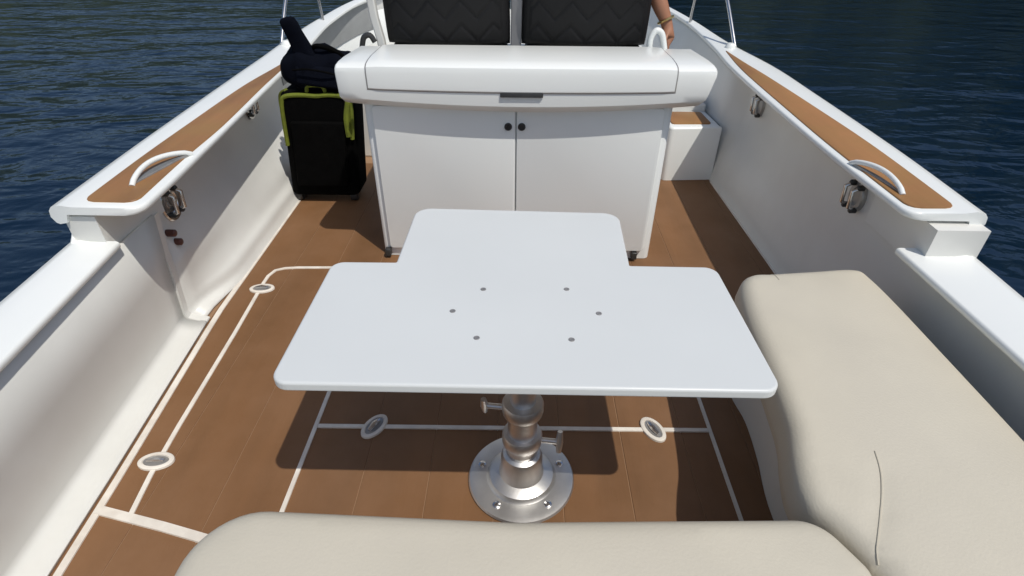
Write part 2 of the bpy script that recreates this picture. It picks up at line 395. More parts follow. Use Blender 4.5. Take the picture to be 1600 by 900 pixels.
# teak strips let into the gunwales
def teak_strip(side, tab, ya, yb, parent):
    s = side; mb = MB(); rs = []; tab = smooth_tab(tab)
    for y in [ya, ya + .006, ya + .018, ya + .035] + stations(ya + .06, yb, .06):
        xi = lerp_tab(tab, y, 1); xo = lerp_tab(tab, y, 2)
        if y < ya + .04:
            k = (y - ya) / .04; e = .04 * (1 - math.sqrt(max(0, 1 - (1 - k) ** 2))); xi += s * e; xo -= s * e
        z = sheer(y); b = min(.002, abs(xo - xi) * .2)
        rs.append([Vector((xi, y, z - .004)), Vector((xi, y, z + .003)), Vector((xi + s * b, y, z + .005)), Vector((xo - s * b, y, z + .005)), Vector((xo, y, z + .003)), Vector((xo, y, z - .004))])
    mb.rings(rs); return mb.build('teak_strip', 'teak_rail', parent, angle=20)
teak_strip(-1, [(1.5, -1.25, -1.435), (2.0, -1.292, -1.462), (2.4, -1.312, -1.472), (3.0, -1.372, -1.480), (3.4, -1.405, -1.455), (3.66, -1.428, -1.440)], YEND + .04, 3.66, capL)
teak_strip(1, [(1.5, 1.288, 1.435), (2.2, 1.275, 1.452), (2.75, 1.285, 1.435), (3.3, 1.300, 1.408), (3.6, 1.318, 1.385), (3.95, 1.352, 1.358)], YEND + .075, 3.95, capR)
# grab handles lying on the teak, with the grey plate beneath
def grab(side, a, b, bulge, parent):
    a = Vector(a); b = Vector(b); n = Vector((b.y - a.y, a.x - b.x, 0)).normalized() * bulge
    pts = []
    for k in range(15):
        t = k / 14; h = math.sin(math.pi * t) ** .6
        p = a.lerp(b, t) + n * math.sin(math.pi * t); p.z = .694 + .030 * h; pts.append(p)
    mb = MB(); mb.tube(pts, .0095, 10); mb.build('grab_handle', 'gelcoat', parent)
    poly = [Vector((p.x, p.y)) for p in pts]; q = [Vector((p.x, p.y)) for p in pts]
    base = [a.lerp(b, k / 6).xy for k in range(6, -1, -1)]
    poly = q + base[1:-1]
    ar = sum(poly[i - 1].x * poly[i].y - poly[i].x * poly[i - 1].y for i in range(len(poly)))
    if ar < 0: poly = poly[::-1]
    slab(poly, .690, .700, .002, seg=2).build('handle_plate', 'fitting', parent)
grab(-1, (-1.345, 1.76, 0), (-1.285, 2.06, 0), -.035, capL); grab(1, (1.312, 1.77, 0), (1.268, 2.05, 0), .018, capR)

# outer hull skins
def hull(side, G):
    s = side; mb = MB(); rs = []
    for y in stations(-1.6, 8.1, .15):
        xo = lerp_tab(G, y, 2); z = (sheer(y) if y > YEND else .555) - .05; k = max(0, (y - 4) / 4.2) ; cx = -.24 * max(0, min(1, y / 8))
        f = lambda t: cx + (xo - cx) * t
        rs.append([Vector((xo - s * .012, y, z)), Vector((f(.985 - .05 * k), y, z - .35)), Vector((f(.95 - .2 * k), y, z - .75)), Vector((f(.90 - .35 * k), y, -.62)), Vector((f(.75 - .45 * k), y, -.85)), Vector((cx, y, -1.05 + .35 * k * k))])
    mb.rings(rs, caps=False, closed=False); o = mb.build('hull_side', 'gelcoat', boat, angle=60)
    md = o.modifiers.new('thick', 'SOLIDIFY'); md.thickness = .008; md.offset = 0
hull(-1, GL); hull(1, GR)
mb = MB(); mb.box(-1.40, 1.44, -1.66, -1.605, -.9, .52); bev(mb.build('transom', 'gelcoat', boat), .015)

# raised helm deck and the step up to it
mb = MB(); n = 0; rs = []
for y in stations(3.78, 7.6, .2):
    l = lerp_tab(SL, y, 1) - .03; r = lerp_tab(SR, y, 1) + .03
    rs.append([Vector((l, y, -.01)), Vector((l, y, .40)), Vector((r, y, .40)), Vector((r, y, -.01))])
mb.rings(rs); bev(mb.build('helm_deck', 'liner', boat), .02)
step = thing('boarding_step', 'white moulded step with teak tread between cabinet and starboard side', 'step', (1.09, 3.6, 0))
slab(round_poly([(.93, 3.43, .03), (1.265, 3.455, .01), (1.245, 3.775, .01), (.93, 3.775, .01)], 5), .001, .355, .016).build('body', 'gelcoat', step)
slab(round_poly([(.955, 3.49, .02), (1.205, 3.50, .02), (1.195, 3.73, .02), (.955, 3.73, .02)], 5), .353, .363, .003, seg=2).build('tread', 'teak_rail', step)

# grey padded panel on the forward part of the port side
mb = MB(); rs = []
for y in stations(3.85, 5.9, .1):
    P = left_prof(y); e = .02 if 3.9 < y < 5.85 else .006; zt = sheer(y) - .045; ring = []
    for z in (.47, .48, .55, zt - .05, zt): ring.append(Vector((at_z(P, z) + (e if .475 < z < zt - .001 else .004), y, z)))
    for z in (zt, .47): ring.append(Vector((at_z(P, z) - .01, y, z)))
    rs.append(ring)
mb.rings(rs); mb.build('coaming_pad', 'pad', boat, angle=50)
# side fittings on the liners: plate, two posts and a bar with dark bolt heads
def side_fitting(side, y, z, G, round_plate, prof):
    P = prof(y); x = None
    for a, b in zip(P, P[1:]):
        if a[2] <= z <= b[2]: x = a[0] + (b[0] - a[0]) * (z - a[2]) / (b[2] - a[2] + 1e-9)
    s = -side
    mb = MB(); r = .068 if round_plate else .050
    def ov(a, d, b=1.25): return [Vector((x + s * d, y + a * math.cos(2 * math.pi * k / 28), z + a * b * math.sin(2 * math.pi * k / 28))) for k in range(28)]
    mb.rings([ov(r, -.012), ov(r, .012), ov(r * .93, .017), ov(r * .6, .017), ov(r * .52, .010)])
    pl = mb.build('side_fitting', 'chrome' if round_plate else 'fitting', boat)
    for dy in (-.028, .028):
        mb = MB(); mb.tube([(x + s * .01, y + dy, z - .052), (x + s * .045, y + dy, z - .035), (x + s * .05, y + dy, z + .035), (x + s * .01, y + dy, z + .052)], .0085, 10)
        mb.build('bar', 'chrome', pl)
        for dz in (-.048, .048):
            mb = MB(); mb.lathe([(.012, 0), (.012, .022), (.007, .027)], (x + s * .012, y + dy, z + dz), 'x', 14)
            if s < 0: mb.v = [Vector((2 * (x + s * .012) - v.x, v.y, v.z)) for v in mb.v]
            mb.build('bolt', 'dark', pl)
side_fitting(-1, 2.06, .487, GL, True, left_prof); side_fitting(-1, 3.16, .55, GL, True, left_prof)
side_fitting(1, 2.06, .55, GR, False, right_prof); side_fitting(1, 3.22, .56, GR, False, right_prof)
for y, z in ((1.965, .392), (1.985, .340)):
    P = left_prof(y); x = min(p[0] for p in P)
    mb = MB(); mb.lathe([(.015, -.05), (.015, .010), (.011, .014), (.004, .015)], (x + .028, y, z), 'x', 16); mb.build('knob', 'brown_knob', boat)

# bow rails
def rail(side, G, y0, y1):
    s = side; top = []
    for y in stations(y0, y1, .25):
        t = min(1, (y - y0) / .9); x = lerp_tab(G, y, 2) - s * .05; top.append((x + s * .03, y, sheer(y) + .008 + .52 * math.sin(t * math.pi / 2) ** .9))
    mb = MB(); mb.tube(smooth_path(top, 4), .0125, 10); r = mb.build('bow_rail', 'chrome', boat)
    for y in (y0 + .8, y0 + 1.9, y0 + 3.0):
        x = lerp_tab(G, y, 2) - s * .05; t = min(1, (y - y0) / .9)
        mb = MB(); mb.tube([(x, y, sheer(y)), (x + s * .03, y, sheer(y) + .008 + .52 * math.sin(t * math.pi / 2) ** .9)], .0125, 10); mb.build('stanchion', 'chrome', r)
    mb = MB(); x = lerp_tab(G, y0, 2) - s * .05; mb.lathe([(.035, 0), (.034, .012), (.02, .03)], (x, y0, sheer(y0)), 'z', 20); mb.build('rail_foot', 'gelcoat', r)
rail(-1, GL, 4.0, 7.9); rail(1, GR, 4.05, 7.8)

# ------------------------------------------------------------------ cabinet behind the helm seats
cab = thing('wet_bar_cabinet', 'white two-door cabinet with overhanging lidded counter behind the black seats', 'cabinet', (-.01, 2.8, 0))
body = slab(round_poly([(-.695, 2.452, .03), (.668, 2.452, .03), (.668, 3.42, .02), (-.695, 3.42, .02)], 6), .002, .80, .004, seg=2).build('body', 'gelcoat', cab)
mb = MB()
bev(MB().box(-.690, .663, 2.50, 3.30, .80, .86).build('seat_plinth', 'gelcoat', cab), .01)
def door(xa, xb, side):
    poly = [(xa, .055), (xb, .055), (xb, .775), (xa, .775)]
    o = slab([Vector(p) for p in round_poly([(a, b, .018) for a, b in poly], 5)], 0, .018, .004, seg=3)
    o.v = [Vector((v.x, 2.4505 - v.z, v.y)) for v in o.v]
    d = o.build('door', 'gelcoat', cab)
    x = xb - .032 if side < 0 else xa + .022
    mb = MB(); mb.lathe([(.017, 0), (.017, -.008), (.012, -.014), (.010, -.014), (.009, -.010)], (x, 2.434, .690), 'y', 22); lt = mb.build('latch', 'dark', d)
    xh = xa + .02 if side < 0 else xb - .02
    return d
door(-.655, -.024, -1); door(-.018, .628, 1)
for x in (-.668, .585):
    mb = MB(); mb.box(x - .014, x + .014, 2.418, 2.452, .012, .052); bev(mb.build('hinge', 'dark', cab), .004)
# counter: overhanging moulding lofted across its width, bowed front lip
def bow_at(x): t = (x - .012) / .785; return max(0, 1 - t * t)
def counter_ring(x, dx=0.0, k=0.0):
    b = bow_at(x); f = 2.372 - .014 * b; lip = .818 - .030 * b
    P = [(2.80 - k, .925), (2.78 - k, .945), (2.72, .960 - k), (2.50, .965 - k), (2.43, .962 - k), (f + .020 + k, .956 - k), (f + .006 + k, .946 - k), (f + k, .930 - k), (f + .002 + k, .850), (f + .006 + k, lip + .010), (f + .014 + k, lip + k), (f + .055, lip - .026 + k), (2.80 - k, lip - .026 + k)]
    out = []
    for y, z in P:
        back = max(0, min(1, (y - 2.38) / .40)); low = max(0, min(1, (.93 - z) / .14))
        s = 1 if x > .012 else -1
        out.append(Vector((x + dx - s * (abs(x - .012) / .785) * (.028 * back + (.034 if s > 0 else .004) * low), y, z)))
    return out
mb = MB(); N = 30; xa, xb = -.763, .793
rs = [counter_ring(xa, 0, .014), counter_ring(xa, -.004, .006), counter_ring(xa, .004 - .008, .0025)]
rs = [counter_ring(xa, .000, .012), counter_ring(xa, -.005, .004)]
rs = [counter_ring(xa, -.010, .012), counter_ring(xa, -.007, .004)] + [counter_ring(xa + (xb - xa) * i / N) for i in range(N + 1)] + [counter_ring(xb, .007, .004), counter_ring(xb, .010, .012)]
mb.rings(rs); counter = mb.build('counter', 'gelcoat', cab, angle=30)
# lid that wraps over the counter's front edge; a dark gasket shows as a thin line round it
def wrap(xa, xb, off, low, e0, name, m, parent):
    mb = MB(); rs = []
    for i in range(N + 1):
        x = xa + (xb - xa) * i / N; b = bow_at(x); f = 2.372 - .014 * b - off; lw = low - .010 * b
        e = e0 if i in (0, N) else 0
        P = [(2.775, .940), (2.768, .952 + off - e), (2.72, .9625 + off - e), (2.50, .9675 + off - e), (2.43, .9645 + off - e), (f + .022 + e, .958 + off - e), (f + .006 + e, .948 + off - e), (f + e, .930), (f + .001 + e, lw + .004), (f + .004 + e, lw), (f + .02, lw), (f + .03, .90), (2.5, .935), (2.765, .935)]
        rs.append([Vector((x, y, z)) for y, z in P])
    mb.rings(rs); return mb.build(name, m, parent, angle=30)
lid = wrap(-.638, .634, .0055, .868, .003, 'lid', 'gelcoat', cab)
wrap(-.644, .640, .0012, .8615, .0006, 'gasket', 'fitting', lid)
slab(round_poly([(-.088, 2.352, .006), (.091, 2.352, .006), (.091, 2.38, .004), (-.088, 2.38, .004)], 4), .840, .857, .004, seg=2).build('lid_handle', 'dark', lid)
# white loop handle on the counter's end
mb = MB(); mb.tube(smooth_path([(.600, 2.80, .93), (.598, 2.80, .985), (.618, 2.80, 1.022), (.645, 2.80, 1.012), (.660, 2.80, .975), (.672, 2.80, .93)], 5), .014, 12); mb.build('loop_handle', 'gelcoat', cab)

# ------------------------------------------------------------------ helm seats
def helm_seat(xa, xb, label):
    cx = (xa + xb) / 2; w = (xb - xa) / 2
    s = thing('helm_seat', label, 'seat', (cx, 3.05, .86), 'black quilted helm seats')
    nx, nz = 96, 72; V = []; F = []
    H = .50; zb = .935; D = .11
    def wid(t): return w * (1 - .035 * (2 * t - .25) ** 2) 
    for side in (0, 1):
        for j in range(nz + 1):
            t = j / nz; z = zb + H * t; hw = wid(t)
            if t > .86: hw -= .09 * (1 - math.sqrt(max(0, 1 - ((t - .86) / .14) ** 2)))
            for i in range(nx + 1):
                u = i / nx * 2 - 1; x = cx + u * hw
                edge = min(1, (1 - abs(u)) / .10); edge = math.sqrt(max(0, 1 - (1 - edge) ** 2)); et = min(1, min(t, 1 - t) / .07); et = math.sqrt(max(0, 1 - (1 - et) ** 2))
                d = D / 2 * min(edge, 1) * et
                # chevron quilting grooves
                q = (z - zb) * 1.0 / .105 + abs(((u * 2.0) % 1.0) - .5) * 1.5
                gr = abs((q % 1.0) - .5) * 2; pad = min(1, (1 - gr) / .30)
                inner = 1 if abs(u) < .86 else 0
                pil = .009 * (pad ** .6) * inner
                yy = 2.885 - .12 * t + .05 * (u * u)
                y = yy - (d + pil * et * edge) if side == 0 else yy + d
                V.append((x, y, z))
        o = side * (nx + 1) * (nz + 1)
        for j in range(nz):
            for i in range(nx):
                a = o + j * (nx + 1) + i; q = (a, a + 1, a + nx + 2, a + nx + 1); F.append(q if side == 0 else q[::-1])
    obj('backrest', V, F, 'seat', s, angle=60)
    slab(round_poly([(cx - w + .02, 2.86, .06), (cx + w - .02, 2.86, .06), (cx + w - .02, 3.36, .09), (cx - w + .02, 3.36, .09)], 6), .862, .945, .035, .01, crown=.008).build('seat_cushion', 'seat', s)
    return s
s1 = helm_seat(-.655, -.058, 'black quilted helm seat beside the suitcase, left of its grey bracket')
s1['label'] = 'empty black quilted helm seat on the suitcase side of the cabinet'
s2 = helm_seat(-.004, .600, 'black quilted helm seat with the person sitting in it')
def frame(pts, w, parent, m='seat_grey', name='side_frame'):
    mb = MB(); rs = []
    for x, y, z in pts: rs.append([Vector((x - w, y - .02, z)), Vector((x + w, y - .02, z)), Vector((x + w, y + .02, z)), Vector((x - w, y + .02, z))])
    mb.rings(rs); return bev(mb.build(name, m, parent), .006)
frame([(-.668, 2.86, .86), (-.676, 2.86, .96), (-.690, 2.84, 1.06), (-.70, 2.80, 1.3)], .018, s1, 'liner')
frame([(-.030, 2.90, .86), (-.030, 2.90, .955), (-.028, 2.89, 1.04), (-.027, 2.87, 1.12), (-.027, 2.84, 1.3)], .026, s1, 'seat_grey', 'centre_bracket')
mb = MB(); mb.tube(smooth_path([(-.765, 2.83, .93), (-.75, 2.83, .975), (-.72, 2.83, .985), (-.70, 2.83, .955)], 4), .013, 8); mb.build('hinge_strap', 'dark', s1)

# ------------------------------------------------------------------ table
table = thing('cockpit_table', 'white T-shaped table with six screw heads on a round metal pedestal', 'table', (.018, 1.11, 0))
top = slab([Vector((p.x, p.y)) for p in round_poly([(-.545, .868, .038), (.578, .868, .038), (.570, 1.365, .038), (.322, 1.3665, .004), (.335, 1.695, .055), (-.352, 1.715, .055), (-.357, 1.3665, .004), (-.542, 1.365, .038)], 8)], .624, .650, .007, .006, seg=6).build('table_top', 'table', table, angle=5)
for x, y in ((-.095, 1.234), (.131, 1.240), (-.168, 1.135), (.207, 1.134), (-.099, 1.03), (.13, 1.029)):
    mb = MB(); mb.lathe([(.0078, -.003), (.0078, .0008), (.006, .0016), (.003, .0006)], (x, y, .650), 'z', 14); mb.build('screw', 'fitting', top)
px, py = .018, 1.112
mb = MB(); mb.lathe([(.166, .001), (.168, .006), (.164, .012), (.150, .015), (.110, .017), (.104, .022), (.100, .030), (.088, .036), (.070, .042), (.066, .050), (.0645, .11), (.058, .128), (.048, .135)], (px, py, 0), 'z', 56)
base = mb.build('pedestal_base', 'metal', table, angle=35)
for a in (20, 92, 164, 236, 308):
    mb = MB(); mb.lathe([(.012, .013), (.012, .020), (.007, .023)], (px + .132 * math.cos(R(a)), py + .132 * math.sin(R(a)), 0), 'z', 14); mb.build('bolt', 'chrome', base)
mb = MB(); mb.lathe([(.044, .13), (.044, .33)], (px, py, 0), 'z', 32); mb.build('column', 'metal', table)
mb = MB(); mb.lathe([(.037, .33), (.037, .63)], (px, py, 0), 'z', 32); mb.build('column', 'metal', table)
for z0 in (.175, .305):
    mb = MB(); mb.lathe([(.043, z0), (.058, z0 + .004), (.060, z0 + .014), (.060, z0 + .036), (.056, z0 + .045), (.038, z0 + .048)], (px, py, 0), 'z', 36); mb.build('collar', 'metal', table)
def knob(ang, z, parent):
    d = Vector((math.cos(R(ang)), math.sin(R(ang)), 0)); n = Vector((-d.y, d.x, 0)); p = Vector((px, py, z))
    mb = MB(); mb.tube([p + d * .055, p + d * .108], .0085, 10); k = mb.build('clamp_knob', 'metal', parent)
    e = p + d * .112
    mb = MB(); mb.tube([e + Vector((0, 0, -.034)) - n * .010, e, e + Vector((0, 0, .034)) + n * .010], [.008, .012, .008], 10); mb.build('grip', 'metal', k)
knob(174, .318, table); knob(-6, .192, table)
mb = MB(); mb.lathe([(.115, .614), (.115, .622), (.112, .6235)], (px, py, 0), 'z', 40); mb.build('mount_plate', 'metal', table)

# ------------------------------------------------------------------ sofa
from mathutils.geometry import delaunay_2d_cdt
def cushion(poly, z0, z1, r, crown, parent, m='vinyl', step=.016, hollow=None):
    """soft cushion: outline, side wall, and a top whose height follows the distance to the outline"""
    P = [p.copy() for p in poly]; L = len(P)
    def dist(q):
        best = 9
        for i in range(L):
            a = P[i - 1]; e = P[i] - a; l2 = e.length_squared
            if l2 < 1e-12: continue
            t = max(0, min(1, (q - a).dot(e) / l2)); d = (a + e * t - q).length_squared
            if d < best: best = d
        return math.sqrt(best)
    def inside(q):
        c = False
        for i in range(L):
            a = P[i - 1]; b = P[i]
            if (a.y > q.y) != (b.y > q.y) and q.x < (b.x - a.x) * (q.y - a.y) / (b.y - a.y) + a.x: c = not c
        return c
    pts = list(P); ds = [0.0] * L
    for d in (.003, .009, .019, .031):
        for q in inset(P, d):
            if inside(q) and abs(dist(q) - d) < .001: pts.append(q); ds.append(d)
    x0 = min(p.x for p in P); x1 = max(p.x for p in P); y0 = min(p.y for p in P); y1 = max(p.y for p in P)
    y = y0; row = 0
    while y < y1:
        x = x0 + (step / 2 if row % 2 else 0)
        while x < x1:
            q = Vector((x, y))
            if inside(q):
                d = dist(q)
                if d > .040: pts.append(q); ds.append(d)
            x += step
        y += step * .87; row += 1
    V, E2, F, ov, oe, of = delaunay_2d_cdt(pts, [], [list(range(L))], 1, 1e-5)
    def h(d, q):
        t = min(1, d / r); z = z1 - r + r * math.sqrt(max(0, 1 - (1 - t) ** 2))
        u = min(1, d / .22); z += crown * (1 - (1 - u) ** 2)
        z += .0022 * math.sin(q.x * 9.1 + 2.2 * math.sin(q.y * 5)) * min(1, d / .08)
        if hollow: z += hollow(q) * min(1, d / .05)
        return z
    verts = []
    for i, v in enumerate(V):
        k = ov[i][0] if ov[i] else None
        d = ds[k] if k is not None else dist(v)
        verts.append(Vector((v.x, v.y, h(d, v))))
    mb = MB(); mb.add(verts, [list(f) for f in F])
    ring0 = [Vector((p.x, p.y, h(0, p))) for p in P]
    bot = [[Vector((q.x, q.y, z)) for q in inset(P, dd)] for dd, z in ((-.004, (z0 + z1 - r) / 2 + .01), (0, z0 + .016), (.006, z0 + .005), (.014, z0))]
    mb.rings([ring0] + bot, caps=False)
    return mb.build('seat_cushion', m, parent, angle=70)
sofa = thing('cockpit_sofa', 'cream vinyl corner sofa on a white moulded base around the table', 'sofa', (.5, .5, 0))
def ccw(P):
    ar = sum(P[i - 1].x * P[i].y - P[i].x * P[i - 1].y for i in range(len(P))); return P if ar > 0 else P[::-1]
def resample(P, step):
    out = []; L = len(P); acc = 0; out = [P[0]]
    for i in range(L):
        a = P[i]; b = P[(i + 1) % L]; l = (b - a).length; n = max(1, int(round(l / step)))
        if l < step * .35 and (b - out[-1]).length < step * .5: continue
        for k in range(1, n + 1): out.append(a.lerp(b, k / n))
    return out[:-1]
rear = resample([Vector((p.x, p.y)) for p in round_poly([(-.668, -.45, .04), (.712, -.45, .04), (.712, .60, .06), (.652, .712, .09), (0, .692, 0), (-.672, .711, .14)], 10)], .02)
cushion(ccw(rear), .315, .450, .045, .010, sofa)
side_pts = [(.722, -.40), (.722, .50), (.718, .585), (.700, .645), (.672, .698), (.645, .745), (.642, .80), (.660, .88), (.688, .98), (.708, 1.15), (.722, 1.35), (.742, 1.50), (.772, 1.61), (.820, 1.655), (.90, 1.665), (1.05, 1.685), (1.17, 1.70), (1.222, 1.685), (1.238, 1.64), (1.25, 1.45), (1.255, .9), (1.255, -.40)]
sp = [p.xy for p in smooth_path([Vector((a, b, 0)) for a, b in side_pts], 5)]
sp = resample(ccw(sp), .02)
CREASES = ((Vector((.70, .60)), Vector((.728, .64))), (Vector((.728, .64)), Vector((.778, .711))), (Vector((.778, .711)), Vector((.831, .81))))
def crease(q):
    z = 0
    for a, b in CREASES + ( (Vector((.885, 1.67)), Vector((.892, 1.60))),):
        e = b - a; t = max(0, min(1, (q - a).dot(e) / e.length_squared)); d = (a + e * t - q).length
        z -= .0022 * math.exp(-(d / .022) ** 2)
    return max(z, -.006)
sc = cushion(sp, .315, .450, .045, .008, sofa, step=.015, hollow=crease)
bpy.context.view_layer.update()
def seam(pts, r=.002):
    out = []
    for p in smooth_path([Vector((a, b, 0)) for a, b in pts], 8):
        ok, loc, nn, fi = sc.ray_cast(sc.matrix_world.inverted() @ Vector((p.x, p.y, 1)), Vector((0, 0, -1)))
        if ok: out.append(sc.matrix_world @ loc + Vector((0, 0, .0002)))
    mb = MB(); mb.tube(out, r, 6); mb.build('seam', 'thread', sc)
seam([(.7255, .605), (.732, .632), (.750, .665), (.778, .711), (.808, .765), (.831, .815), (.846, .87)])
seam([(.888, 1.655), (.893, 1.63), (.896, 1.60)])
def base_slab(P):
    mb = MB(); P = ccw(P); mb.rings([[Vector((p.x, p.y, z)) for p in P] for z in (.001, .3175)]); return mb.build('base', 'liner', sofa)
base_slab([p.xy for p in smooth_path([Vector((a, b, 0)) for a, b in [(.78, -.40), (.78, .5), (.775, .80), (.775, 1.03), (.80, 1.20), (.812, 1.36), (.80, 1.48), (.82, 1.58), (.90, 1.62), (1.19, 1.65), (1.215, 1.5), (1.215, -.40)]], 5)])
base_slab([Vector((p.x, p.y)) for p in round_poly([(-.60, -.45, .02), (.770, -.45, .02), (.770, .64, .02), (-.60, .64, .08)], 6)])

# ------------------------------------------------------------------ luggage
case = thing('wheeled_suitcase', 'black suitcase with lime green trim standing between cabinet and boat side', 'suitcase', (-1.13, 3.12, 0))
sp2 = round_poly([(-.205, -.105, .045), (.205, -.105, .045), (.205, .13, .045), (-.205, .13, .045)], 6)
b = slab(sp2, .045, .655, .035, .03)
def lean(v): return Vector((-1.145 + v.x + .09 * (v.z - .3) , 3.14 + v.y + .02 * v.z, v.z))
b.v = [lean(v) for v in b.v]; b.build('shell', 'cloth', case)
def trim(pts, r, name='trim', m='lime', n=8):
    mb = MB(); mb.tube(smooth_path(pts, 5), r, n); mb.v = [lean(v) for v in mb.v]; return mb.build(name, m, case)
trim([(-.185, -.108, .36), (-.19, -.108, .50), (-.188, -.108, .60), (-.165, -.104, .632), (-.08, -.10, .638), (0, -.10, .634), (.08, -.10, .640), (.165, -.104, .630), (.188, -.108, .60), (.19, -.108, .5), (.187, -.108, .40)], .012)
trim([(-.21, -.02, .42), (-.222, -.03, .54), (-.215, -.04, .62), (-.17, -.07, .655)], .012, 'strap')
trim([(.178, -.114, .61), (.165, -.120, .52), (.172, -.118, .42)], .017, 'strap')
trim([(-.05, -.09, .655), (-.035, -.10, .688), (.035, -.10, .688), (.05, -.09, .655)], .011, 'carry_handle')
tb = MB(); tb.box(-.022, .022, -.105, -.085, .69, .70); 
for x in (-.165, .165):
    mb = MB(); mb.lathe([(.02, -.02), (.036, -.018), (.038, 0), (.036, .018), (.02, .02)], (x, -.05, .038), 'x', 18); mb.v = [Vector((-1.145 + v.x - .025, 3.14 + v.y, v.z)) for v in mb.v]; mb.build('wheel', 'dark', case)
# soft front pocket
pk = slab(round_poly([(-.15, -.132, .015), (.15, -.132, .015), (.15, -.10, .01), (-.15, -.10, .01)], 4), .12, .50, .012, .012); pk.v = [lean(v) for v in pk.v]; pk.build('pocket', 'cloth', case)

bagp = thing('backpack', 'dark navy backpack lying on top of the lime trimmed suitcase', 'bag', (-1.09, 3.2, .66))
def blob(cx, cy, z0, sx, sy, sz, n=44, m=20, seed=1):
    rnd = random.Random(seed); ph = [rnd.uniform(0, 6.28) for _ in range(6)]; mb = MB(); rs = []
    for j in range(m + 1):
        t = j / m; a = -math.pi / 2 + math.pi * t; r = max(.02, math.cos(a)) ** .45; z = z0 + sz * (.5 + .5 * math.copysign(abs(math.sin(a)) ** .7, math.sin(a)))
        ring = []
        for k in range(n):
            q = 2 * math.pi * k / n; w = 1 + .06 * math.sin(3 * q + ph[0] + 2 * t) + .05 * math.sin(5 * q + ph[1] - 4 * t) + .03 * math.sin(11 * q + ph[3] + 7 * t)
            cxk = math.copysign(abs(math.cos(q)) ** .6, math.cos(q)); sn = math.copysign(abs(math.sin(q)) ** .6, math.sin(q))
            ring.append(Vector((cx + sx * r * w * cxk, cy + sy * r * w * sn, z + .012 * math.sin(2 * q + ph[2]))))
        rs.append(ring)
    return mb.rings(rs)
bo = blob(-1.10, 3.20, .662, .200, .15, .195, seed=3)
bo.v = [Vector((v.x, v.y - .02 * math.sin(v.x * 26), v.z - .22 * max(0, (v.x + 1.10)) - .012 * math.sin(v.x * 38 + v.y * 20) * max(0, (v.z - .74) / .1))) for v in bo.v]
bo.build('bag_body', 'navy', bagp, angle=70)
pk = slab(round_poly([(-.11, -.03, .02), (.12, -.03, .02), (.12, .03, .015), (-.11, .03, .015)], 5), 0, .10, .022, .02)
pk.v = [Vector((-1.09 + v.x, 3.055 + v.y + .25 * v.z, .685 + v.z - .12 * v.x)) for v in pk.v]; pk.build('pocket', 'navy', bagp)
mb = MB(); mb.tube(smooth_path([(-1.20, 3.022, .775), (-1.12, 3.015, .782), (-1.04, 3.016, .770), (-.98, 3.03, .752)], 5), .005, 6); mb.build('zip', 'cloth', bagp)
mb = MB(); rs = []
for x, y, z, w, t in ((-1.150, 3.13, .80, .058, .040), (-1.160, 3.125, .845, .050, .036), (-1.172, 3.12, .89, .044, .034), (-1.186, 3.11, .94, .040, .032), (-1.196, 3.10, .98, .040, .032), (-1.203, 3.095, 1.005, .036, .028), (-1.206, 3.093, 1.016, .024, .018)):
    rs.append([Vector((x + w * math.copysign(abs(math.cos(q)) ** .55, math.cos(q)), y + t * math.copysign(abs(math.sin(q)) ** .55, math.sin(q)), z + .25 * w * math.cos(q))) for q in [2 * math.pi * k / 20 for k in range(20)]])
mb.rings(rs); mb.build('rolled_top', 'navy', bagp, angle=60)
mb = MB(); mb.tube(smooth_path([(-.955, 3.10, .80), (-.93, 3.06, .77), (-.935, 3.045, .71), (-.965, 3.06, .675)], 5), .016, 8); mb.build('shoulder_strap', 'navy', bagp)
mb = MB(); mb.tube(smooth_path([(-1.14, 3.17, .845), (-1.08, 3.12, .875), (-1.0, 3.12, .855), (-.96, 3.16, .81)], 5), .013, 8); mb.build('carry_strap', 'cloth', bagp)

# ------------------------------------------------------------------ person in the helm seat
per = thing('person', 'person seated in helm seat with a bare arm hanging beside the backrest', 'person', (.29, 3.1, .94))
def skin_body(name, nodes, edges, m, parent, sub=2, root=0):
    me = bpy.data.meshes.new(name); me.from_pydata([n[:3] for n in nodes], edges, [])
    o = bpy.data.objects.new(name, me); COL.objects.link(o)
    md = o.modifiers.new('skin', 'SKIN'); md.use_smooth_shade = True
    for i, n in enumerate(nodes):
        sv = me.skin_vertices[0].data[i]; r = n[3]; sv.radius = (r, r) if not isinstance(r, tuple) else r
        sv.use_root = (i == root)
    s = o.modifiers.new('sub', 'SUBSURF'); s.levels = sub; s.render_levels = sub
    dg = bpy.context.evaluated_depsgraph_get(); me2 = bpy.data.meshes.new_from_object(o.evaluated_get(dg))
    bpy.data.objects.remove(o)
    return finish(name, me2, m, parent, True, 180)
E_ = []
